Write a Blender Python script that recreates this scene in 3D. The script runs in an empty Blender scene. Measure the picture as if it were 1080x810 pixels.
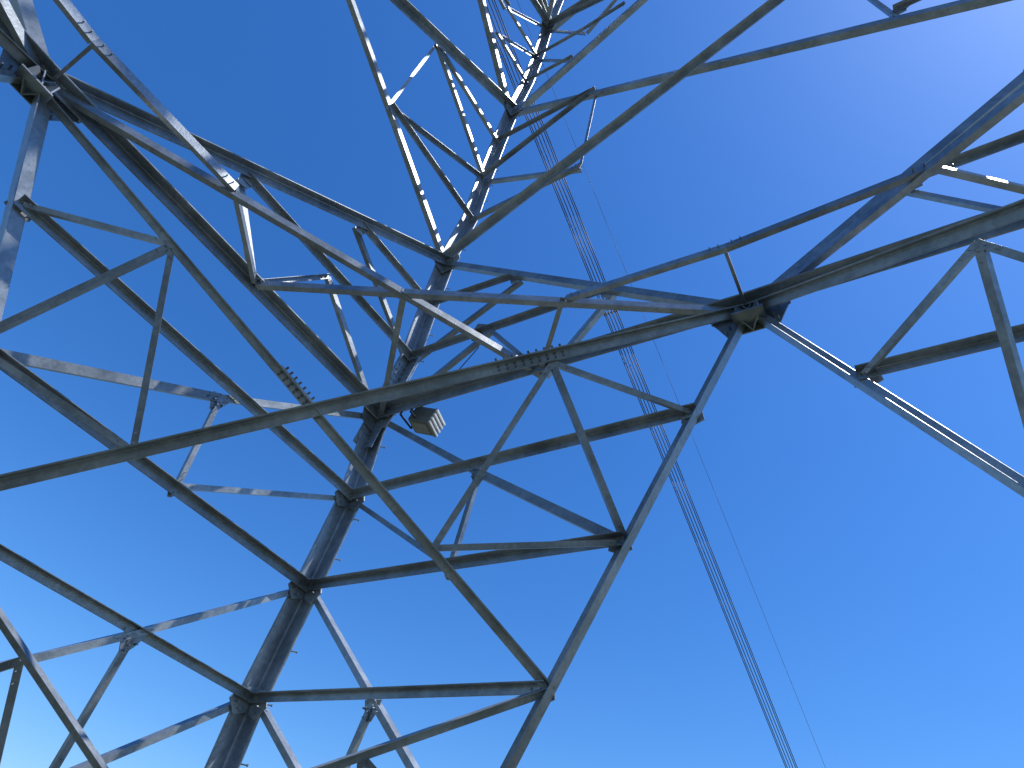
import bpy, bmesh, math, random
from mathutils import Vector, Matrix
random.seed(7)
sc = bpy.context.scene
col = sc.collection
V = Vector

# ------------------------------------------------------------------ camera
CAM = V((-0.35767, -0.84961, 0.0))
FOC = 627.23                       # focal length in photo pixels (photo 1080 x 810)
def _rot():
    r = V((0.47159, -0.93823, 2.51334)); th = r.length; k = r / th
    K = Matrix(((0, -k.z, k.y), (k.z, 0, -k.x), (-k.y, k.x, 0)))
    M = Matrix.Identity(3) + math.sin(th) * K + (1 - math.cos(th)) * (K @ K)
    return M          # world -> camera (x right, y down, z forward)
ROT = _rot()
cd = bpy.data.cameras.new('camera'); cam = bpy.data.objects.new('camera', cd); col.objects.link(cam)
ax_r, ax_u, ax_b = V(ROT[0]), -V(ROT[1]), -V(ROT[2])
mw = Matrix((ax_r, ax_u, ax_b)).transposed().to_4x4(); mw.translation = CAM
cam.matrix_world = mw
cd.sensor_width = 36; cd.lens = FOC / 1080 * 36; cd.clip_start = 0.05; cd.clip_end = 6000
sc.camera = cam

# ------------------------------------------------------------------ light
SUN_AZ, SUN_EL = math.radians(201), math.radians(59)
world = bpy.data.worlds.new('World'); sc.world = world; world.use_nodes = True
wn = world.node_tree
sky = wn.nodes.new('ShaderNodeTexSky'); sky.sky_type = 'NISHITA'; sky.sun_disc = False
sky.sun_elevation = SUN_EL
sky.sun_rotation = math.pi / 2 - SUN_AZ
sky.altitude = 0; sky.air_density = 1.3; sky.dust_density = 0.5; sky.ozone_density = 9.0
bg = wn.nodes['Background']; bg.inputs['Strength'].default_value = 0.12
hs = wn.nodes.new('ShaderNodeHueSaturation'); hs.inputs['Saturation'].default_value = 1.18
tint = wn.nodes.new('ShaderNodeMix'); tint.data_type = 'RGBA'; tint.blend_type = 'MULTIPLY'; tint.inputs['Factor'].default_value = 1
tint.inputs['B'].default_value = (.70, .81, .99, 1)      # camera white balance: a cool, blue sky
wn.links.new(sky.outputs[0], hs.inputs['Color']); wn.links.new(hs.outputs[0], tint.inputs['A']); wn.links.new(tint.outputs['Result'], bg.inputs['Color'])
sd = bpy.data.lights.new('sun', 'SUN'); sun = bpy.data.objects.new('sun', sd); col.objects.link(sun)
sd.energy = 3.7; sd.angle = math.radians(0.53); sd.color = (1.0, 0.96, 0.9)
sdir = V((math.cos(SUN_AZ) * math.cos(SUN_EL), math.sin(SUN_AZ) * math.cos(SUN_EL), math.sin(SUN_EL)))
sun.rotation_euler = sdir.to_track_quat('Z', 'Y').to_euler()
sc.view_settings.view_transform = 'Standard'; sc.view_settings.look = 'None'
sc.view_settings.exposure = 0.56; sc.view_settings.gamma = 1.0
try: sc.view_settings.use_curve_mapping = False
except Exception: pass

# ------------------------------------------------------------------ materials
def new_mat(name):
    m = bpy.data.materials.new(name); m.use_nodes = True
    return m, m.node_tree, m.node_tree.nodes['Principled BSDF']
def steel(name, lo, hi, metal, rough, scale=3.0, rust=0.0):
    m, nt, p = new_mat(name)
    tc = nt.nodes.new('ShaderNodeTexCoord')
    n1 = nt.nodes.new('ShaderNodeTexNoise'); n1.inputs['Scale'].default_value = scale; n1.inputs['Detail'].default_value = 6; n1.inputs['Roughness'].default_value = .65
    vo = nt.nodes.new('ShaderNodeTexVoronoi'); vo.inputs['Scale'].default_value = 34; vo.feature = 'F1'
    n2 = nt.nodes.new('ShaderNodeTexNoise'); n2.inputs['Scale'].default_value = 55; n2.inputs['Detail'].default_value = 3
    for n in (n1, vo, n2): nt.links.new(tc.outputs['Object'], n.inputs['Vector'])
    r = nt.nodes.new('ShaderNodeValToRGB')
    r.color_ramp.elements[0].position = .32; r.color_ramp.elements[0].color = (*lo, 1)
    r.color_ramp.elements[1].position = .68; r.color_ramp.elements[1].color = (*hi, 1)
    nt.links.new(n1.outputs['Fac'], r.inputs['Fac'])
    mx = nt.nodes.new('ShaderNodeMix'); mx.data_type = 'RGBA'; mx.blend_type = 'MULTIPLY'; mx.inputs['Factor'].default_value = .4
    vr = nt.nodes.new('ShaderNodeValToRGB')
    vr.color_ramp.elements[0].color = (.5, .52, .55, 1); vr.color_ramp.elements[1].color = (1, 1, 1, 1)
    sp = nt.nodes.new('ShaderNodeSeparateColor'); nt.links.new(vo.outputs['Color'], sp.inputs[0])
    nt.links.new(sp.outputs[0], vr.inputs['Fac'])
    nt.links.new(r.outputs['Color'], mx.inputs['A']); nt.links.new(vr.outputs['Color'], mx.inputs['B'])
    last = mx.outputs['Result']
    # faint rust / dirt runs with a shape of their own
    n3 = nt.nodes.new('ShaderNodeTexNoise'); n3.inputs['Scale'].default_value = 1.7; n3.inputs['Detail'].default_value = 8; n3.inputs['Roughness'].default_value = .75
    nt.links.new(tc.outputs['Object'], n3.inputs['Vector'])
    rr = nt.nodes.new('ShaderNodeValToRGB'); rr.color_ramp.elements[0].position = .56; rr.color_ramp.elements[1].position = .72
    rr.color_ramp.elements[0].color = (0, 0, 0, 1); rr.color_ramp.elements[1].color = (.55, .55, .55, 1)
    nt.links.new(n3.outputs['Fac'], rr.inputs['Fac'])
    m2 = nt.nodes.new('ShaderNodeMix'); m2.data_type = 'RGBA'; m2.inputs['B'].default_value = (.17, .15, .125, 1)
    nt.links.new(rr.outputs['Color'], m2.inputs['Factor']); nt.links.new(last, m2.inputs['A'])
    oi = nt.nodes.new('ShaderNodeObjectInfo'); hv = nt.nodes.new('ShaderNodeHueSaturation'); mp = nt.nodes.new('ShaderNodeMapRange')
    mp.inputs['To Min'].default_value = .8; mp.inputs['To Max'].default_value = 1.22
    nt.links.new(oi.outputs['Random'], mp.inputs['Value']); nt.links.new(mp.outputs['Result'], hv.inputs['Value'])
    nt.links.new(m2.outputs['Result'], hv.inputs['Color']); nt.links.new(hv.outputs['Color'], p.inputs['Base Color'])
    mr = nt.nodes.new('ShaderNodeMapRange'); mr.inputs['To Min'].default_value = rough - .1; mr.inputs['To Max'].default_value = rough + .14
    nt.links.new(n1.outputs['Fac'], mr.inputs['Value']); nt.links.new(mr.outputs['Result'], p.inputs['Roughness'])
    p.inputs['Metallic'].default_value = metal
    b = nt.nodes.new('ShaderNodeBump'); b.inputs['Strength'].default_value = .25; b.inputs['Distance'].default_value = .004
    nt.links.new(n2.outputs['Fac'], b.inputs['Height']); nt.links.new(b.outputs['Normal'], p.inputs['Normal'])
    return m
STEEL = steel('galvanised_steel', (.19, .22, .245), (.38, .42, .455), .5, .38)
STEEL_LEG = steel('galvanised_leg_steel', (.19, .21, .24), (.40, .43, .46), .5, .36, 4.5)
BOLT = steel('bolt_steel', (.10, .10, .11), (.2, .2, .2), .6, .5)
BOXM = steel('box_paint', (.13, .135, .115), (.19, .19, .16), .0, .45, 6)
WHITE = steel('white_panel', (.72, .72, .72), (.82, .82, .8), .0, .4, 6)
CABLE, _n, _p = new_mat('black_cable'); _p.inputs['Base Color'].default_value = (.02, .02, .03, 1); _p.inputs['Roughness'].default_value = .5
WIRE, _n, _p = new_mat('conductor_wire'); _p.inputs['Base Color'].default_value = (.06, .06, .075, 1); _p.inputs['Roughness'].default_value = .6
CONC, nt, p = new_mat('concrete')
n = nt.nodes.new('ShaderNodeTexNoise'); n.inputs['Scale'].default_value = 5; n.inputs['Detail'].default_value = 8
r = nt.nodes.new('ShaderNodeValToRGB'); r.color_ramp.elements[0].color = (.22, .21, .19, 1); r.color_ramp.elements[1].color = (.4, .39, .36, 1)
nt.links.new(n.outputs['Fac'], r.inputs['Fac']); nt.links.new(r.outputs['Color'], p.inputs['Base Color']); p.inputs['Roughness'].default_value = .9
GRASS, nt, p = new_mat('meadow')
n = nt.nodes.new('ShaderNodeTexNoise'); n.inputs['Scale'].default_value = .6; n.inputs['Detail'].default_value = 10; n.inputs['Roughness'].default_value = .7
tcg = nt.nodes.new('ShaderNodeTexCoord'); nt.links.new(tcg.outputs['Object'], n.inputs['Vector'])
r = nt.nodes.new('ShaderNodeValToRGB'); r.color_ramp.elements[0].position = .35; r.color_ramp.elements[0].color = (.06, .07, .045, 1)
r.color_ramp.elements[1].position = .65; r.color_ramp.elements[1].color = (.14, .15, .10, 1)
nt.links.new(n.outputs['Fac'], r.inputs['Fac']); nt.links.new(r.outputs['Color'], p.inputs['Base Color']); p.inputs['Roughness'].default_value = .95

# ------------------------------------------------------------------ helpers
def link(name, bm, mat, parent=None, smooth=False):
    me = bpy.data.meshes.new(name); bmesh.ops.recalc_face_normals(bm, faces=bm.faces)
    bm.to_mesh(me); bm.free(); me.materials.append(mat)
    if smooth:
        for f in me.polygons: f.use_smooth = True
    o = bpy.data.objects.new(name, me); col.objects.link(o)
    if parent: o.parent = parent
    return o
def sweep(bm, p0, p1, poly):
    """poly: list of offset vectors; closed prism from p0 to p1"""
    a = [bm.verts.new(p0 + q) for q in poly]; b = [bm.verts.new(p1 + q) for q in poly]
    n = len(poly)
    for i in range(n): bm.faces.new((a[i], a[(i + 1) % n], b[(i + 1) % n], b[i]))
    bm.faces.new(a[::-1]); bm.faces.new(b)
def lbar(bm, p0, p1, f1, f2, b, t, b2=None):
    """angle section: heel line p0-p1, flange one along f1, flange two along f2, with a rounded inner root"""
    b2 = b2 or b; r = t * .8
    poly = [f1 * 0, f1 * b, f1 * b + f2 * t * .55, f1 * (b - t * .45) + f2 * t, f1 * (t + r) + f2 * t,
            f1 * (t + r * .3) + f2 * (t + r * .3),
            f1 * t + f2 * (t + r), f1 * t + f2 * (b2 - t * .45), f1 * t * .55 + f2 * b2, f2 * b2]
    sweep(bm, p0, p1, poly)
def frame(d):
    u = d.cross(V((0, 0, 1)) if abs(d.z) < .95 else V((1, 0, 0))).normalized()
    return u, d.cross(u).normalized()
def tube(bm, p0, p1, r, seg=6):
    d = (p1 - p0).normalized(); u, v = frame(d)
    sweep(bm, p0, p1, [(u * math.cos(2 * math.pi * i / seg) + v * math.sin(2 * math.pi * i / seg)) * r for i in range(seg)])
def bolt(bm, p, n, r=.014, out=.016, back=.03):
    """hex head on the +n side, nut and thread on the other"""
    tube(bm, p, p + n * out, r * 1.0, 6)
    tube(bm, p - n * back, p, r * .55, 6)
def box(bm, c, ux, uy, uz, sx, sy, sz):
    poly = [ux * sx / 2 + uy * sy / 2, -ux * sx / 2 + uy * sy / 2, -ux * sx / 2 - uy * sy / 2, ux * sx / 2 - uy * sy / 2]
    sweep(bm, c - uz * sz / 2, c + uz * sz / 2, poly)

# ------------------------------------------------------------------ tower geometry (metres, z = 0 at eye height)
GROUND = -1.65
W = 4.0
Z = dict(g=GROUND, k1=4.2187, l2=3.2573, l3=2.3111, l4=1.3892, l5=.5, l6=-.4, a=5.1451, b=5.99, k2=6.8684,
         c=8.0151, d=9.1211, e=10.2229, k3=11.1531, f=12.655, g2=13.9408, k4=15.4942, k5=19.6, k6=23.4, k7=27.0, k8=30.4, k9=33.6)
def hw(z):
    if z <= Z['k3']: return W - .1 * (z - Z['k1'])
    return W - .1 * (Z['k3'] - Z['k1']) - .08 * (z - Z['k3'])
lerp = lambda a, b, t: a + (b - a) * t
def on(a, b, z): return lerp(a, b, (z - a.z) / (b.z - a.z))
# corner-local coordinates: (u along X half, v along Y half, z) both positive towards the corner
L = {}
for k, z in Z.items(): L['leg_' + k] = V((hw(z), hw(z), z))
def swap(p): return V((p.y, p.x, p.z))
def put(name, p):                 # X-half node and its twin on the Y half
    L[name + 'X'] = p; L[name + 'Y'] = swap(p)
put('N', V((0, W, Z['k1'])))
F = V((hw(-1.5) - 1.3238, hw(-1.5), -1.5))
for k in ('l2', 'l3', 'l4', 'l5', 'l6'):
    put('arm_' + k, on(L['NX'], F, Z[k]))
    put('mid_' + k, lerp(L['leg_' + k], L['arm_' + k + 'X'], .5))
put('mid_k1', V((W / 2, W, Z['k1'])))
put('toe', V((hw(GROUND) - .35, hw(GROUND), GROUND)))
put('br_a', on(L['NX'], L['leg_k2'], Z['a'])); put('br_b', on(L['NX'], L['leg_k2'], Z['b']))
put('mid_a', lerp(L['leg_a'], L['br_aX'], .5))
mx = lambda p: V((-p.x, p.y, p.z))
put('op_k2', mx(L['leg_k2'])); put('op_k3', mx(L['leg_k3'])); put('op_k4', mx(L['leg_k4']))
put('Rc', on(L['leg_k2'], L['op_k3X'], Z['c'])); put('Rd', on(L['leg_k3'], L['op_k2X'], Z['e']))
put('ri', on(L['leg_k3'], L['op_k4X'], 12.4)); put('rj', on(L['leg_k3'], L['op_k4X'], 13.1))
put('rh', V((1.82, hw(13.5), 13.5)))
put('p1', lerp(L['NX'], L['arm_l4Y'], .308)); put('p2', lerp(L['NX'], L['arm_l4Y'], .80))
put('s1', lerp(L['NX'], L['arm_l4Y'], .338))
put('r1', lerp(L['arm_l4X'], L['arm_l6Y'], .305))
L['X'] = V((2.667, 2.667, Z['k1'])); put('u', V((1.333, 3.333, Z['k1']))); put('v', V((0, 3.333, Z['k1'])))
SG = dict(A=(1, -1), B=(-1, -1), C=(-1, 1), D=(1, 1))
# small fabrication offsets of nodes on corner A's side as sighted in the photograph (depth kept)
PX = {
 'A': dict(leg_k1=(399, 440), leg_l2=(370, 526), leg_l3=(324, 621), leg_l4=(266, 738), leg_a=(432, 380), leg_b=(452, 325),
   leg_k2=(470, 278), leg_c=(495, 233), leg_d=(511, 189), leg_e=(526, 151), leg_k3=(541, 116), leg_f=(556, 88), leg_g2=(567, 61),
   leg_k4=(577, 30), NX=(790, 327), NY=(50, 87), arm_l2X=(737, 437), arm_l3X=(661, 572), arm_l4X=(580, 728), arm_l2Y=(16, 213),
   mid_l2X=(502, 496), mid_l3X=(471, 596), mid_l4X=(389, 738), mid_l2Y=(236, 419), mid_l3Y=(190, 512), mid_l4Y=(145, 669),
   mid_k1X=(572, 393), mid_k1Y=(271, 298), br_aX=(645, 307), br_bX=(548, 293), br_aY=(256, 187), br_bY=(378, 238),
   mid_aX=(516, 346), mid_aY=(349, 291), X=(424, 305), uX=(597, 313), uY=(250, 198), vX=(765, 259), vY=(101, 42),
   p1X=(583, 382), p1Y=(182, 257), p2X=(140, 476), p2Y=(457, 578), r1X=(381, 798), r1Y=(21, 697),
   RcX=(612, 175), RdX=(629, 97), RcY=(410, 112), RdY=(461, 46), riX=(605, 62), riY=(524, 35), rhX=(617, 33), rhY=(535, 8),
   rjX=(660, 6), s1X=(560, 383)),
 'B': dict(arm_l2X=(905, 400), p1X=(1030, 256), br_aX=(955, 197), uX=(984, 173), vX=(765, 259), arm_l3X=(1108, 533), RcX=(943, 15), RdX=(903, -14), NX=(790, 327)),
 'D': dict(NY=(50, 87), vY=(101, 42)),
 'C': {}}
def ray(x, y):
    return ROT.transposed() @ V(((x - 540) / FOC, (y - 405) / FOC, 1))
def at_depth(p, px):
    return CAM + ray(*px) * (ROT @ (p - CAM)).z
_cache = {}
def nd(c, k):
    if (c, k) in _cache: return _cache[c, k].copy()
    s = SG[c]; p = L[k]; q = V((p.x * s[0], p.y * s[1], p.z))
    if k in PX[c]: q = at_depth(q, PX[c][k])
    _cache[c, k] = q
    return q.copy()
def through(p0, p1, px):
    """slide p1 (outside the picture) into the sight plane that holds p0 and the point px of the member's axis"""
    n = (p0 - CAM).cross(ray(*px)).normalized()
    return p1 - n * (p1 - CAM).dot(n)

# ------------------------------------------------------------------ ground
bm = bmesh.new(); bmesh.ops.create_grid(bm, x_segments=120, y_segments=120, size=2000)
for v in bm.verts:
    x, y = v.co.x, v.co.y; rr_ = math.hypot(x, y)
    v.co.z = GROUND + (0 if rr_ < 40 else (math.sin(x * .006) + math.cos(y * .005 + 1)) * min(1, (rr_ - 40) / 400) * 9) - max(0, -y - 40) * .05
g = link('ground', bm, GRASS); g['kind'] = 'structure'

# ------------------------------------------------------------------ the tower
tower = bpy.data.objects.new('lattice_tower', None); col.objects.link(tower)
tower.location = (0, 0, GROUND)
tower['label'] = 'grey galvanised steel lattice pylon filling the picture, seen from below between its legs'
tower['category'] = 'power pylon'
bpy.context.view_layer.update()
TI = Matrix.Translation((0, 0, -GROUND))
def tpart(name, bm, mat, parent=None):
    bmesh.ops.transform(bm, matrix=TI, verts=bm.verts)
    return link(name, bm, mat, parent or tower)

seen = set()
def face_axes(c, half):
    """outward normal of the face the half lies in, and inward"""
    s = SG[c]
    n = V((0, s[1], .1)) if half == 'X' else V((s[0], 0, .1))
    return n.normalized()
def member(name, p0, p1, n_out, b, style, off=0.0, bolts=2, t=None, ends=(0.0, 0.0), b2=None, up=None, heel_at=None):
    """style: 'hi' heel on the upper edge, second flange inwards; 'lo' heel on the lower edge, second flange outwards;
       'li' heel low, inwards; 'ho' heel high, outwards"""
    key = (name, tuple(round(q, 1) for q in (p0 + p1)))
    if key in seen: return None
    seen.add(key)
    d = (p1 - p0).normalized(); n = (n_out - d * n_out.dot(d)).normalized()
    up = up or V((0, 0, 1))
    w = (up - d * up.dot(d)); w = (w - n * w.dot(n)).normalized()      # in-plane, upwards
    t = t or b * .1
    hi = style[0] == 'h'; f1 = -w if hi else w; f2 = -n if style[1] == 'i' else n
    if style in ('hi',): f2 = -n
    heel = -f1 * b / 2 + n * off
    q0, q1 = p0 + d * ends[0] + heel, p1 - d * ends[1] + heel
    bm = bmesh.new(); lbar(bm, q0, q1, f1, f2, b, t, b2)
    for (e, sgn) in ((q0, 1), (q1, -1)):
        for i in range(bolts):
            c = e + d * sgn * (.05 + i * .065) + f1 * b * .5
            bolt(bm, c + f2 * (t + .0), f2, r=min(.013, b * .12), out=.014, back=t + .03)
    return tpart(name, bm, STEEL)

def ends_for(k): return .0
ALL = 'ABCD'
def each(spec):
    """spec rows: (name, node0, node1, size, style, offset, options)"""
    for c in ALL:
        for h in 'XY':
            o_ = 'Y' if h == 'X' else 'X'
            for row in spec:
                name, a, b_, size, style, off = row[:6]; opt = dict(row[6]) if len(row) > 6 else {}
                ka = a.replace('*', h).replace('~', o_); kb = b_.replace('*', h).replace('~', o_)
                p0, p1 = nd(c, ka), nd(c, kb)
                if c not in opt.pop('corners', 'ABCD'): continue
                style = opt.pop('styles', {}).get(c + h, style)
                size = opt.pop('sizes', {}).get(c + h, size)
                q = opt.pop('px', {}).get(c + h)
                if q:
                    if 'b' in q: p1 = through(p0, p1, q['b'])
                    if 'p0' in q: p0 = at_depth(p0, q['p0'])
                    if 'p1' in q: p1 = at_depth(p1, q['p1'])
                kind = opt.pop('plane', 'face')
                if kind == 'face': n = face_axes(c, h)
                elif kind == 'flat': n = None
                elif kind == 'hip':
                    s = SG[c]
                    n = (nd(c, 'NX') - nd(c, 'arm_l4X')).cross(nd(c, 'NY') - nd(c, 'arm_l4Y')).normalized()
                    if n.dot(V((s[0], s[1], 0))) < 0: n = -n
                if kind == 'flat':           # lies in the level frame: one flange upright, one level
                    s = SG[c]; d = (p1 - p0).normalized(); n = d.cross(V((0, 0, 1))).normalized()
                    if n.dot(V((s[0], s[1], 0))) < 0: n = -n
                    if (c, h) in (): pass
                member(name, p0, p1, n, size, style, off, **opt)

# legs: one angle per leg, heel outside, flanges lying in the two faces
seq = ['g', 'l6', 'l5', 'l4', 'l3', 'l2', 'k1', 'a', 'b', 'k2', 'c', 'd', 'e', 'k3', 'f', 'g2', 'k4', 'k5', 'k6', 'k7', 'k8', 'k9']
LB, LT = .175, .019
legs = {}
for c in ALL:
    s = SG[c]; bm = bmesh.new()
    if c == 'A':
        # extend the sighted line straight down to the foot and up past the frame
        top = through(nd('A', 'leg_g2'), nd('A', 'leg_k5'), (590.5, 0)); _cache['A', 'leg_k5'] = top
        for k in ('l5', 'l6', 'g'):
            _cache['A', 'leg_' + k] = through(nd('A', 'leg_l4'), nd('A', 'leg_' + k), (237, 806))
    f1, f2 = V((-s[0], 0, 0)), V((0, -s[1], 0))
    for i in range(len(seq) - 1):
        z = Z[seq[i]]; b = LB if z < 15 else (.17 if z < 25 else .13)
        h0 = V((s[0], s[1], 0)) * (b * .28)
        p0, p1 = nd(c, 'leg_' + seq[i]) + h0, nd(c, 'leg_' + seq[i + 1]) + h0
        d = (p1 - p0).normalized()
        g1 = (f1 - d * f1.dot(d)).normalized(); g2_ = (f2 - d * f2.dot(d)).normalized()
        lbar(bm, p0, p1, g1, g2_, b, LT)
    legs[c] = tpart('leg', bm, STEEL_LEG)
legs['A']['label'] = 'tower leg crossing the picture with rows of splice bolts'

OFI, OFO = -.03, .03
def only(**k): return k
each([
 ('waist_beam', 'leg_k1', 'N*', .118, 'hi', OFI, dict(t=.014, bolts=3, px={'BX': dict(p0=(1290, 173))})),
 ('arch_strut', 'N*', 'arm_l6*', .095, 'li', .0, dict(t=.010, sizes=dict(AY=.12), bolts=3, px={'AX': dict(b=(536, 810)), 'AY': dict(b=(0, 291)), 'BX': dict(b=(1080, 514))})),
 ('arch_strut', 'arm_l6*', 'toe*', .095, 'li', .0, dict(t=.012)),
 ('horizontal_strut', 'leg_l2', 'arm_l2*', .074, 'hi', OFI),
 ('horizontal_strut', 'leg_l3', 'arm_l3*', .072, 'hi', OFI, dict(sizes=dict(AY=.08), px={'AY': dict(b=(0, 384))})),
 ('horizontal_strut', 'leg_l4', 'arm_l4*', .064, 'hi', OFI, dict(px={'AY': dict(b=(0, 585))})),
 ('horizontal_strut', 'leg_l5', 'arm_l5*', .08, 'hi', OFI, dict(corners='BCD')),
 ('horizontal_strut', 'leg_l6', 'arm_l6*', .08, 'hi', OFI),
 ('diagonal_strut', 'leg_k1', 'mid_l2*', .065, 'lo', OFO, dict(b2=.04)), ('diagonal_strut', 'mid_l2*', 'arm_l3*', .076, 'lo', OFO, dict(b2=.04, px={'AY': dict(b=(0, 372))})),
 ('diagonal_strut', 'mid_l2*', 'mid_l3*', .042, 'lo', OFO), ('diagonal_strut', 'leg_l2', 'mid_l3*', .048, 'lo', OFO),
 ('diagonal_strut', 'leg_l3', 'mid_l4*', .048, 'ho', OFO, dict(b2=.08)), ('diagonal_strut', 'mid_l4*', 'arm_l5*', .048, 'ho', OFO, dict(b2=.08, px={'AX': dict(b=(428, 806)), 'AY': dict(b=(0, 705))})),
 ('diagonal_strut', 'mid_l4*', 'mid_l5*', .044, 'lo', OFO, dict(px={'AX': dict(b=(357, 812)), 'AY': dict(b=(64, 806))})),
 ('diagonal_strut', 'leg_l4', 'mid_l5*', .048, 'ho', OFO, dict(b2=.08, px={'AX': dict(b=(303, 806)), 'AY': dict(b=(106, 806))})),
 # waist to K2
 ('knee_brace', 'N*', 'leg_k2', .104, 'hi', OFI, dict(t=.012, bolts=3, sizes=dict(AX=.078, BX=.085), styles=dict(AX='lo', BX='lo', DY='lo', CX='lo'), px={'BX': dict(b=(1080, 83)), 'DY': dict(b=(24, 0))})),
 ('horizontal_strut', 'leg_a', 'br_a*', .068, 'hi', OFI), ('horizontal_strut', 'leg_b', 'br_b*', .062, 'hi', OFI),
 ('diagonal_strut', 'br_b*', 'leg_a', .055, 'lo', OFO), ('diagonal_strut', 'leg_k1', 'mid_a*', .055, 'lo', OFO),
 ('diagonal_strut', 'mid_a*', 'mid_k1*', .05, 'lo', OFO, dict(styles=dict(AY='hi'))), ('diagonal_strut', 'br_a*', 'mid_k1*', .06, 'lo', OFO, dict(sizes=dict(BX=.042))),
 # K2 to K3
 ('horizontal_strut', 'leg_c', 'Rc*', .062, 'hi', OFI, dict(styles=dict(AX='lo'))), ('horizontal_strut', 'leg_e', 'Rd*', .062, 'hi', OFI, dict(styles=dict(AY='lo'))),
 ('diagonal_strut', 'leg_d', 'Rc*', .06, 'hi', OFO, dict(styles=dict(AX='lo'))), ('diagonal_strut', 'leg_d', 'Rd*', .066, 'hi', OFI, dict(styles=dict(AY='lo'))), ('diagonal_strut', 'Rc*', 'Rd*', .045, 'ho', 0),
 # K3 to K4
 ('horizontal_strut', 'leg_f', 'ri*', .05, 'hi', OFI, dict(styles=dict(AY='lo'))), ('diagonal_strut', 'leg_g2', 'ri*', .045, 'hi', OFO, dict(styles=dict(AX='lo'))),
 ('diagonal_strut', 'leg_g2', 'rh*', .052, 'hi', OFI, dict(styles=dict(AY='lo'))), ('diagonal_strut', 'rh*', 'rj*', .052, 'hi', OFI), ('diagonal_strut', 'leg_k4', 'rh*', .045, 'hi', OFO, dict(styles=dict(AX='lo'))),
 ('diagonal_strut', 'rh*', 'op_k4*', .055, 'lo', OFO, dict(corners='AC', px={'AX': dict(b=(645, 0)), 'AY': dict(b=(531, 0))})),
 ('horizontal_strut', 'leg_k4', 'op_k4*', .09, 'hi', OFI, dict(corners='AC', px={'AX': dict(b=(625, 0)), 'AY': dict(b=(565, 0))})),
 # crossing braces: on each face one lies inside and one outside
 ('cross_brace', 'leg_k2', 'op_k3*', .104, 'hi', OFI, dict(corners='AC', t=.013, sizes=dict(AY=.078), styles=dict(AY='lo', CY='lo'), px={'AX': dict(b=(829, 0)), 'AY': dict(b=(370, 0))})),
 ('cross_brace', 'leg_k3', 'op_k2*', .088, 'lo', OFO, dict(corners='AC', t=.012, sizes=dict(AY=.125), styles=dict(AY='hi', CY='hi'), px={'AX': dict(b=(1008, 0)), 'AY': dict(b=(417, 0))})),
 ('cross_brace', 'leg_k3', 'op_k4*', .105, 'lo', OFO, dict(corners='AC', px={'AX': dict(b=(671, 0)), 'AY': dict(b=(512, 0))})),
 ('cross_brace', 'leg_k4', 'op_k3*', .10, 'hi', OFI, dict(corners='AC', px={'AX': dict(b=(640, 0)), 'AY': dict(b=(558, 0))})),
])
# level frame at the waist
each([
 ('plan_brace', 'N*', 'mid_k1~', .072, 'lo', 0, dict(plane='flat', b2=.055, px={'BX': dict(b=(1080, 93))})),
 ('plan_brace', 'u*', 'v*', .062, 'lo', 0, dict(plane='flat', b2=.045, sizes=dict(AY=.085, DY=.085))),
 ('plan_brace', 'N*', 'v*', .026, 'lo', 0, dict(plane='flat', bolts=1)),
 ('plan_brace', 'leg_k1', 'X', .06, 'lo', 0, dict(plane='flat')),
 ('plan_brace', 'u*', 'mid_k1*', .045, 'lo', 0, dict(plane='flat', px={'BX': dict(b=(1080, 196))})),
 # bracing between the two arches of a corner
 ('hip_brace', 'N*', 'arm_l4~', .083, 'hi', 0, dict(plane='hip', t=.011, b2=.06, sizes=dict(AY=.062), px={'AX': dict(b=(0, 511)), 'AY': dict(p0=(36, 88))})),
 ('hip_brace', 'arm_l4*', 'arm_l6~', .056, 'hi', 0, dict(plane='hip', px={'AX': dict(b=(350, 808)), 'AY': dict(b=(104, 806))})),
 ('hip_strut', 'p1*', 'arm_l2*', .04, 'lo', 0, dict(plane='hip')), ('hip_strut', 'p1*', 'arm_l3*', .047, 'lo', 0, dict(plane='hip', px={'AY': dict(b=(0, 343))})),
 ('hip_strut', 'p1*', 'p2~', .045, 'lo', 0, dict(plane='hip')), ('hip_strut', 'p2~', 'arm_l3*', .042, 'lo', 0, dict(plane='hip')),
 ('hip_strut', 'r1*', 'arm_l5*', .045, 'lo', 0, dict(plane='hip', px={'AY': dict(b=(0, 704))})), ('hip_strut', 'r1*', 'arm_l6*', .045, 'lo', 0, dict(plane='hip', px={'AY': dict(b=(0, 786))})),
])
# upper body: plain cross panels and the cross arms that carry the line
ks = ['k4', 'k5', 'k6', 'k7', 'k8', 'k9']
for i in range(5):
    z0, z1 = ks[i], ks[i + 1]
    for c in ALL:
        for h in 'XY':
            p0, p1 = nd(c, 'leg_' + z0), nd(c, 'leg_' + z1)
            s = SG[c]; m_ = V((-1, 1, 1)) if h == 'X' else V((1, -1, 1))
            q1 = V([L['leg_' + z1][j] * (s + (1,))[j] * m_[j] for j in range(3)])
            member('cross_brace', p0, q1, face_axes(c, h), .11, 'hi' if s[0] * s[1] * (1 if h == 'X' else -1) > 0 else 'lo', OFI if s[0] * s[1] * (1 if h == 'X' else -1) > 0 else OFO)
            if i % 2: member('horizontal_strut', p1, q1, face_axes(c, h), .1, 'hi', OFI)
for zz in ('k4', 'k8'):
    for c in 'AB':
        s = SG[c]; p = nd(c, 'leg_' + zz); q = nd('C' if c == 'A' else 'D', 'leg_' + zz)
        member('plan_brace', p, q, V((s[0], -s[1], 0)), .1, 'lo')
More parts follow.
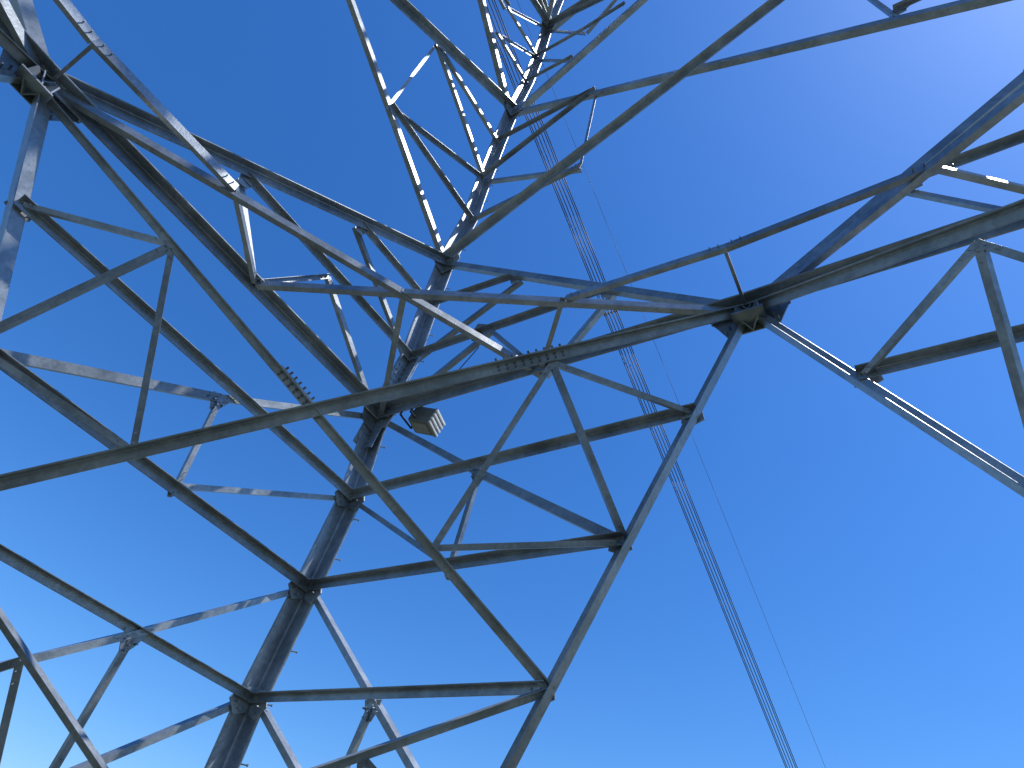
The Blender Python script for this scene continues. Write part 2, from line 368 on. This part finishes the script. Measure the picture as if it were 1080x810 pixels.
def crossarm(side, zt, reach):
    tip = V((side * reach, 0, zt + .3))
    n = 0
    for sy in (1, -1):
        b0 = V((side * hw(zt), sy * hw(zt), zt)); t0 = V((side * hw(zt + 2.6), sy * hw(zt + 2.6), zt + 2.6))
        member('crossarm_chord', b0, tip, V((0, sy, 0)), .11, 'hi'); member('crossarm_chord', t0, tip, V((0, sy, 0)), .1, 'hi')
        for k in range(1, 5):
            a_ = lerp(b0, tip, k / 5); c_ = lerp(t0, tip, (k - .5) / 5); e_ = lerp(t0, tip, (k + .4) / 5)
            member('crossarm_strut', a_, c_, V((0, sy, 0)), .06, 'lo', bolts=0); member('crossarm_strut', a_, e_, V((0, sy, 0)), .06, 'lo', bolts=0)
    for k in range(1, 5):
        a_ = lerp(V((side * hw(zt), hw(zt), zt)), tip, k / 5); c_ = lerp(V((side * hw(zt), -hw(zt), zt)), tip, (k - 1) / 5)
        member('crossarm_strut', a_, c_, V((0, 0, 1)), .06, 'lo', bolts=0, up=V((1, 0, 0)))
for side in (1, -1):
    crossarm(side, Z['k8'] - .6, 10.5)
# apex
for c in ALL:
    s = SG[c]; tube_ = None
    member('peak_strut', nd(c, 'leg_k9'), V((s[0] * .1, s[1] * .1, 37)), V((s[0], 0, 0)), .1, 'hi')

# ------------------------------------------------------------------ gusset plates
def plate(pts, n, t=.012, name='gusset_plate', bolts=(), br=.013):
    bm = bmesh.new()
    a = [bm.verts.new(p - n * t / 2) for p in pts]; b = [bm.verts.new(p + n * t / 2) for p in pts]
    k = len(pts)
    for i in range(k): bm.faces.new((a[i], a[(i + 1) % k], b[(i + 1) % k], b[i]))
    bm.faces.new(a[::-1]); bm.faces.new(b)
    for q in bolts: bolt(bm, q + n * t / 2, n, r=br, out=.013, back=.05); 
    return tpart(name, bm, STEEL)
for c in 'ABCD':
    for h in 'XY':
        n = face_axes(c, h); s = SG[c]
        e = V((s[0], 0, 0)) if h == 'X' else V((0, s[1], 0)); up = e.cross(n); up = up if up.z > 0 else -up
        # big plate at mid-face (built once per face)
        if (h == 'X' and c in 'AC') or (h == 'Y' and c in 'AC'):
            p = nd(c, 'N' + h) + n * .012
            shp = [(-.36, .06), (-.2, .17), (.2, .17), (.36, .06), (.26, -.12), (.2, -.24), (-.2, -.24), (-.26, -.12)]
            bl = [p + e * x + up * y for x in (-.3, -.22, -.14, -.06, .06, .14, .22, .3) for y in (.045, -.04)] + \
                 [p + e * sx_ * .2 + up * -.2 for sx_ in (1, -1)] + [p + e * sx_ * .17 + up * -.15 for sx_ in (1, -1)]
            plate([p + e * x + up * y for x, y in shp], n, bolts=[q - n * .012 for q in bl])
            # folded plates under the joint that receive the hip braces
            for sx_ in (1, -1):
                q = p - n * .03 - up * .06
                w_ = (e * sx_ * .55 - n * .8).normalized() * .75
                plate([q, q + w_ * .2, q + w_ * .22 - up * .12, q - up * .2], w_.cross(up).normalized(), t=.012, bolts=[q + w_ * .1 - up * .06, q + w_ * .15 - up * .09])
            q = p - n * .15 - up * .2
            plate([q + e * .12 + n * .08, q + e * .12 - n * .06, q - e * .12 - n * .06, q - e * .12 + n * .08], up)
        for k in ('k1', 'k2', 'k3', 'k4'):
            p = nd(c, 'leg_' + k) + n * .008
            plate([p + e * .02 + up * .2, p - e * .17 + up * .17, p - e * .24, p - e * .17 - up * .17, p + e * .02 - up * .2], n,
                  bolts=[p - e * x + up * y for x, y in ((.1, .1), (.1, 0), (.1, -.1), (.17, .05), (.17, -.05))])
        for k in ('l2', 'l3', 'l4', 'l5'):
            p = nd(c, 'mid_' + k + h) + n * .05 - up * .015
            gs = .65 if k == 'l3' else .9
            plate([p - e * (.09 * gs) + up * (.03 * gs), p + e * (.09 * gs) + up * (.03 * gs), p + e * (.06 * gs) - up * (.06 * gs), p + e * (.02 * gs) - up * (.13 * gs), p - e * (.02 * gs) - up * (.13 * gs), p - e * (.06 * gs) - up * (.06 * gs)], n,
                  bolts=[p - up * (.07 * gs), p - up * (.11 * gs), p + e * (.05 * gs) - up * (.04 * gs), p - e * (.05 * gs) - up * (.04 * gs)])
            p = nd(c, 'arm_' + k + h) + n * .012; pl = nd(c, 'leg_' + k) + n * .008
            plate([p + e * .13 + up * .05, p - e * .02 + up * .08, p - e * .035 - up * .05, p + e * .05 - up * .08, p + e * .14 - up * .04], n)
            plate([pl + up * .1, pl - e * .16 + up * .05, pl - e * .2 - up * .06, pl - e * .1 - up * .15, pl - up * .1], n,
                  bolts=[pl - e * .13, pl - e * .13 - up * .06, pl - e * .09 - up * .1])
        for k in ('br_a', 'br_b', 'Rc', 'Rd'):
            p = nd(c, k + h) - n * .02
            plate([p + up * .06, p + e * .12 + up * .03, p + e * .1 - up * .08, p - up * .1, p - e * .04], n)
        for k in ('p1', 'p2'):
            pass
# ------------------------------------------------------------------ splices
def splice(p, d, n, w, length, rows, cnt, nb=.013, out=.03, name='splice_plate', mat=STEEL, parts=True):
    """plate pair along d with real bolts as pieces of their own"""
    side = d.cross(n).normalized(); bm = bmesh.new()
    box(bm, p, d, side, n, length, w, .014)
    if parts:
        o = tpart(name, bm, mat)
    for r_ in range(rows):
        for i in range(cnt):
            q = p + d * ((i + .5) / cnt - .5) * length * .92 + side * ((r_ + .5) / rows - .5) * w * .8 + n * .007
            if parts:
                b2 = bmesh.new(); tube(b2, q - n * .05, q + n * out * .55, nb * .6); tube(b2, q, q + n * out, nb)
                bmesh.ops.recalc_face_normals(b2, faces=b2.faces); tpart('bolt', b2, BOLT, o)
            else: bolt(bm, q, n, r=nb, out=out, back=.05)
    return o if parts else tpart(name, bm, mat)
# leg A splice above the waist, on both inner flanges
s = SG['A']
p0, p1 = nd('A', 'leg_k1'), nd('A', 'leg_a'); d = (p1 - p0).normalized()
for (f, nn) in ((V((-1, 0, 0)), V((0, 1, 0))), (V((0, 1, 0)), V((-1, 0, 0)))):
    h0 = V((s[0], s[1], 0)) * (LB * .28)
    splice(lerp(p0, p1, .62) + h0 + f * LB * .55 + nn * (LT + .008), d, nn, .15, .85, 3, 10, nb=.012, out=.012, parts=False)
    splice(lerp(p0, p1, -.28) + h0 + f * LB * .55 + nn * (LT + .008), d, nn, .15, .34, 3, 3, nb=.012, out=.012, parts=False)
# splices of the two long hip braces of corner A
def hip_n(c):
    n = (nd(c, 'NX') - nd(c, 'arm_l4X')).cross(nd(c, 'NY') - nd(c, 'arm_l4Y')).normalized()
    return n if n.dot(V((SG[c][0], SG[c][1], 0))) > 0 else -n
n = hip_n('A')
pA, pB = nd('A', 'NX'), through(nd('A', 'NX'), nd('A', 'arm_l4Y'), (0, 511)); d = (pB - pA).normalized()
for px, cnt in (((561, 384), 9),):
    p = pA + d * (at_depth(nd('A', 's1X'), px) - pA).dot(d)
    sd_ = d.cross(n).normalized(); sd_ = sd_ if sd_.z > 0 else -sd_
    splice(p - n * .0 + sd_ * .046, d, sd_, .045, .62, 1, cnt, nb=.010, out=.026)
    splice(p - sd_ * .004 - n * .006, d, -n, .066, .62, 2, cnt, nb=.009, out=.010)
pA, pB = at_depth(nd('A', 'NY'), (36, 88)), nd('A', 'arm_l4X'); d = (pB - pA).normalized()
p = lerp(pA, pB, .55); sd_ = d.cross(n).normalized(); sd_ = sd_ if sd_.z > 0 else -sd_
splice(p + sd_ * .036, d, sd_, .04, .36, 1, 7, nb=.009, out=.026)
splice(p - sd_ * .004 - n * .006, d, -n, .052, .36, 2, 6, nb=.008, out=.010)

# step bolts up leg A
sb = (nd('A', 'leg_l5'), nd('A', 'leg_k4'))
zs = GROUND + 2.6; k = 0
pts = [nd('A', 'leg_' + q) for q in seq]
while zs < 26:
    for i in range(len(pts) - 1):
        if pts[i].z <= zs < pts[i + 1].z:
            p = on(pts[i], pts[i + 1], zs)
            bm = bmesh.new(); e = V((-1, 0, 0)); nn = V((-.8, -.6, 0))
            q = p + V((LB * .28, -LB * .28, 0)) + e * (LB * .97)
            tube(bm, q - nn * .03, q + nn * .05, .006); tube(bm, q + nn * .05, q + nn * .06, .011)
            tpart('step_bolt', bm, STEEL)
    zs += .42; k += 1
# concrete footings
for c in ALL:
    p = nd(c, 'leg_g'); bm = bmesh.new()
    sweep(bm, V((p.x, p.y, GROUND - .5)), V((p.x, p.y, GROUND + .35)), [V((x, y, 0)) for x, y in ((.45, .45), (-.45, .45), (-.45, -.45), (.45, -.45))])
    bmesh.ops.bevel(bm, geom=bm.edges[:], offset=.03, segments=2)
    tpart('footing', bm, CONC)

# ------------------------------------------------------------------ junction boxes clamped to the lattice
def thing(name, label, cat, loc, group=None):
    o = bpy.data.objects.new(name, None); col.objects.link(o); o.location = loc; o['label'] = label; o['category'] = cat
    if group: o['group'] = group
    return o
def opart(name, bm, mat, root):
    bmesh.ops.transform(bm, matrix=Matrix.Translation(-V(root.location)), verts=bm.verts)
    return link(name, bm, mat, root)
# big box under the waist beam beside leg A
pb = at_depth(lerp(nd('A', 'leg_k1'), nd('A', 'NX'), .11), (449, 444))
r_ = thing('junction_box', 'grey metal junction box strapped under the beam beside the tower leg', 'junction box', pb, 'boxes clamped to the tower')
ux, uy, uz = V((-1, 0, 0)), V((0, -1, 0)), V((0, 0, 1))
ux = (V((-.93, -.25, -.27))).normalized(); uy = V((.2, -1, 0)); uy = (uy - ux * uy.dot(ux)).normalized(); uz = ux.cross(uy).normalized(); uz = uz if uz.z > 0 else -uz
bm = bmesh.new(); box(bm, pb, ux, uy, uz, .26, .22, .2); bmesh.ops.bevel(bm, geom=bm.edges[:], offset=.008, segments=2); opart('housing', bm, BOXM, r_)
bm = bmesh.new(); box(bm, pb + ux * .135, ux, uy, uz, .012, .235, .215); opart('side_panel', bm, BOXM, r_)
for i in range(4):
    bm = bmesh.new(); box(bm, pb + ux * .150 + uz * (i - 1.5) * .056, ux, uy, uz, .022, .24, .02); opart('cooling_fin', bm, WHITE, r_)
bm = bmesh.new(); box(bm, pb - uz * .101, ux, uy, uz, .2, .16, .012); opart('cover_plate', bm, BOXM, r_)
wb = lerp(nd('A', 'leg_k1'), nd('A', 'NX'), .09)
dd = (nd('A', 'NX') - nd('A', 'leg_k1')).normalized(); sdv = V((0, 1, .1)).normalized(); upv = dd.cross(sdv).normalized()
for t_ in (-.07, .07):
    bm = bmesh.new()
    c0 = at_depth(wb, (437, 437)) + dd * t_
    ring = [(.11, .10), (-.10, .10), (-.10, -.10), (.11, -.10)]
    for i in range(4):
        a, b = ring[i], ring[(i + 1) % 4]
        tube(bm, c0 + sdv * a[0] + upv * a[1], c0 + sdv * b[0] + upv * b[1], .012)
    opart('clamp', bm, CABLE, r_)
bm = bmesh.new(); box(bm, at_depth(wb, (438, 424)), dd, sdv, upv, .26, .09, .012); opart('bracket', bm, STEEL, r_)
# small box above on the strut
pc = at_depth(lerp(nd('A', 'leg_a'), nd('A', 'br_aX'), .34), (508, 349))
r2 = thing('junction_box', 'small glinting metal box clamped on the thin strut high behind the waist', 'junction box', pc, 'boxes clamped to the tower')
bm = bmesh.new(); box(bm, pc, ux, uy, uz, .13, .1, .13); bmesh.ops.bevel(bm, geom=bm.edges[:], offset=.006, segments=1); opart('housing', bm, BOXM, r2)
bm = bmesh.new(); box(bm, pc + ux * .075, ux, uy, uz, .012, .05, .16); opart('cover_plate', bm, WHITE, r2)
bm = bmesh.new(); box(bm, pc - uz * .1 - ux * .02, ux, uy, uz, .15, .13, .03); opart('clamp', bm, CABLE, r2)
# little clamp on the far end of the same strut
pe = at_depth(nd('A', 'br_aX'), (617, 322))
bm = bmesh.new(); box(bm, pe, ux, uy, uz, .12, .04, .05); bmesh.ops.transform(bm, matrix=Matrix.Translation(-pe), verts=bm.verts)
o = link('cable_clamp', bm, BOXM); o.location = pe; o['label'] = 'short grey clamp poking out below the right end of the strut'; o['category'] = 'clamp'
# thin cable running beside the strut
q0, q1 = at_depth(lerp(nd('A', 'leg_k1'), nd('A', 'mid_aX'), .3), (440, 433)), at_depth(nd('A', 'mid_aX'), (505, 366))
bm = bmesh.new(); prev = None
for i in range(13):
    t_ = i / 12; p = lerp(q0, q1, t_) + V((0, 0, -.07 * math.sin(math.pi * t_)))
    if prev is not None: tube(bm, prev, p, .006)
    prev = p
o = link('loose_cable', bm, CABLE); o['label'] = 'thin black cable sagging below a strut above the junction box'; o['category'] = 'cable'

# ------------------------------------------------------------------ conductors
def wire(pa, pb_, r, name, label, cat, group=None, back=1.6, fwd=.9):
    bm = bmesh.new(); d = pb_ - pa
    a = pa - d.normalized() * 12; b = pb_ + d * fwd
    N_ = 24
    for i in range(N_): tube(bm, lerp(a, b, i / N_), lerp(a, b, (i + 1) / N_), r, 6)
    o = link(name, bm, WIRE, smooth=True); o['label'] = label; o['category'] = cat
    if group: o['group'] = group
    return o
def on_ray(px, dist): return CAM + ray(*px).normalized() * dist
offs = [-7.0, -5.2, -2.0, 1.6, 5.0, 7.0]
words = ['leftmost dark conductor of the six-wire bundle crossing the blue sky', 'second conductor from the left in the bundle crossing the sky',
         'third conductor from the left in the bundle crossing the sky', 'fourth conductor from the left in the bundle crossing the sky',
         'fifth conductor from the left in the bundle, beside the rightmost', 'rightmost conductor of the six-wire bundle, nearest the lone thin wire']
for i, of in enumerate(offs):
    a = on_ray((545 + of * 1.12, 80), 33.0 + (i % 3) * .25); b = on_ray((835 + of * .86, 810), 46.0 + (i % 3) * .25)
    wire(a, b, .026, 'conductor_wire', words[i], 'power line', 'bundled conductors of the line')
def spline_pt(of, y):
    t = (y - 80) / 730
    return (545 + 290 * t + of * (1.12 - .26 * t), y)
sa, sb_ = on_ray(spline_pt(-7.8, 332), 36.2), on_ray(spline_pt(7.8, 327.5), 36.2)
bm = bmesh.new(); tube(bm, sa, sb_, .03)
mid = (sa + sb_) / 2
for of in offs:
    q = on_ray(spline_pt(of, 330 - of * .3), 36.2); box(bm, q, V((1, 0, 0)), V((0, 1, 0)), V((0, 0, 1)), .09, .16, .09)
o = link('wire_spacer', bm, WIRE); o['label'] = 'small spacer bar holding the six bundled conductors apart'; o['category'] = 'spacer'
wire(on_ray((564, 47), 40), on_ray((870.3, 809), 55), .011, 'ground_wire', 'single hair-thin wire to the right of the conductor bundle', 'ground wire')
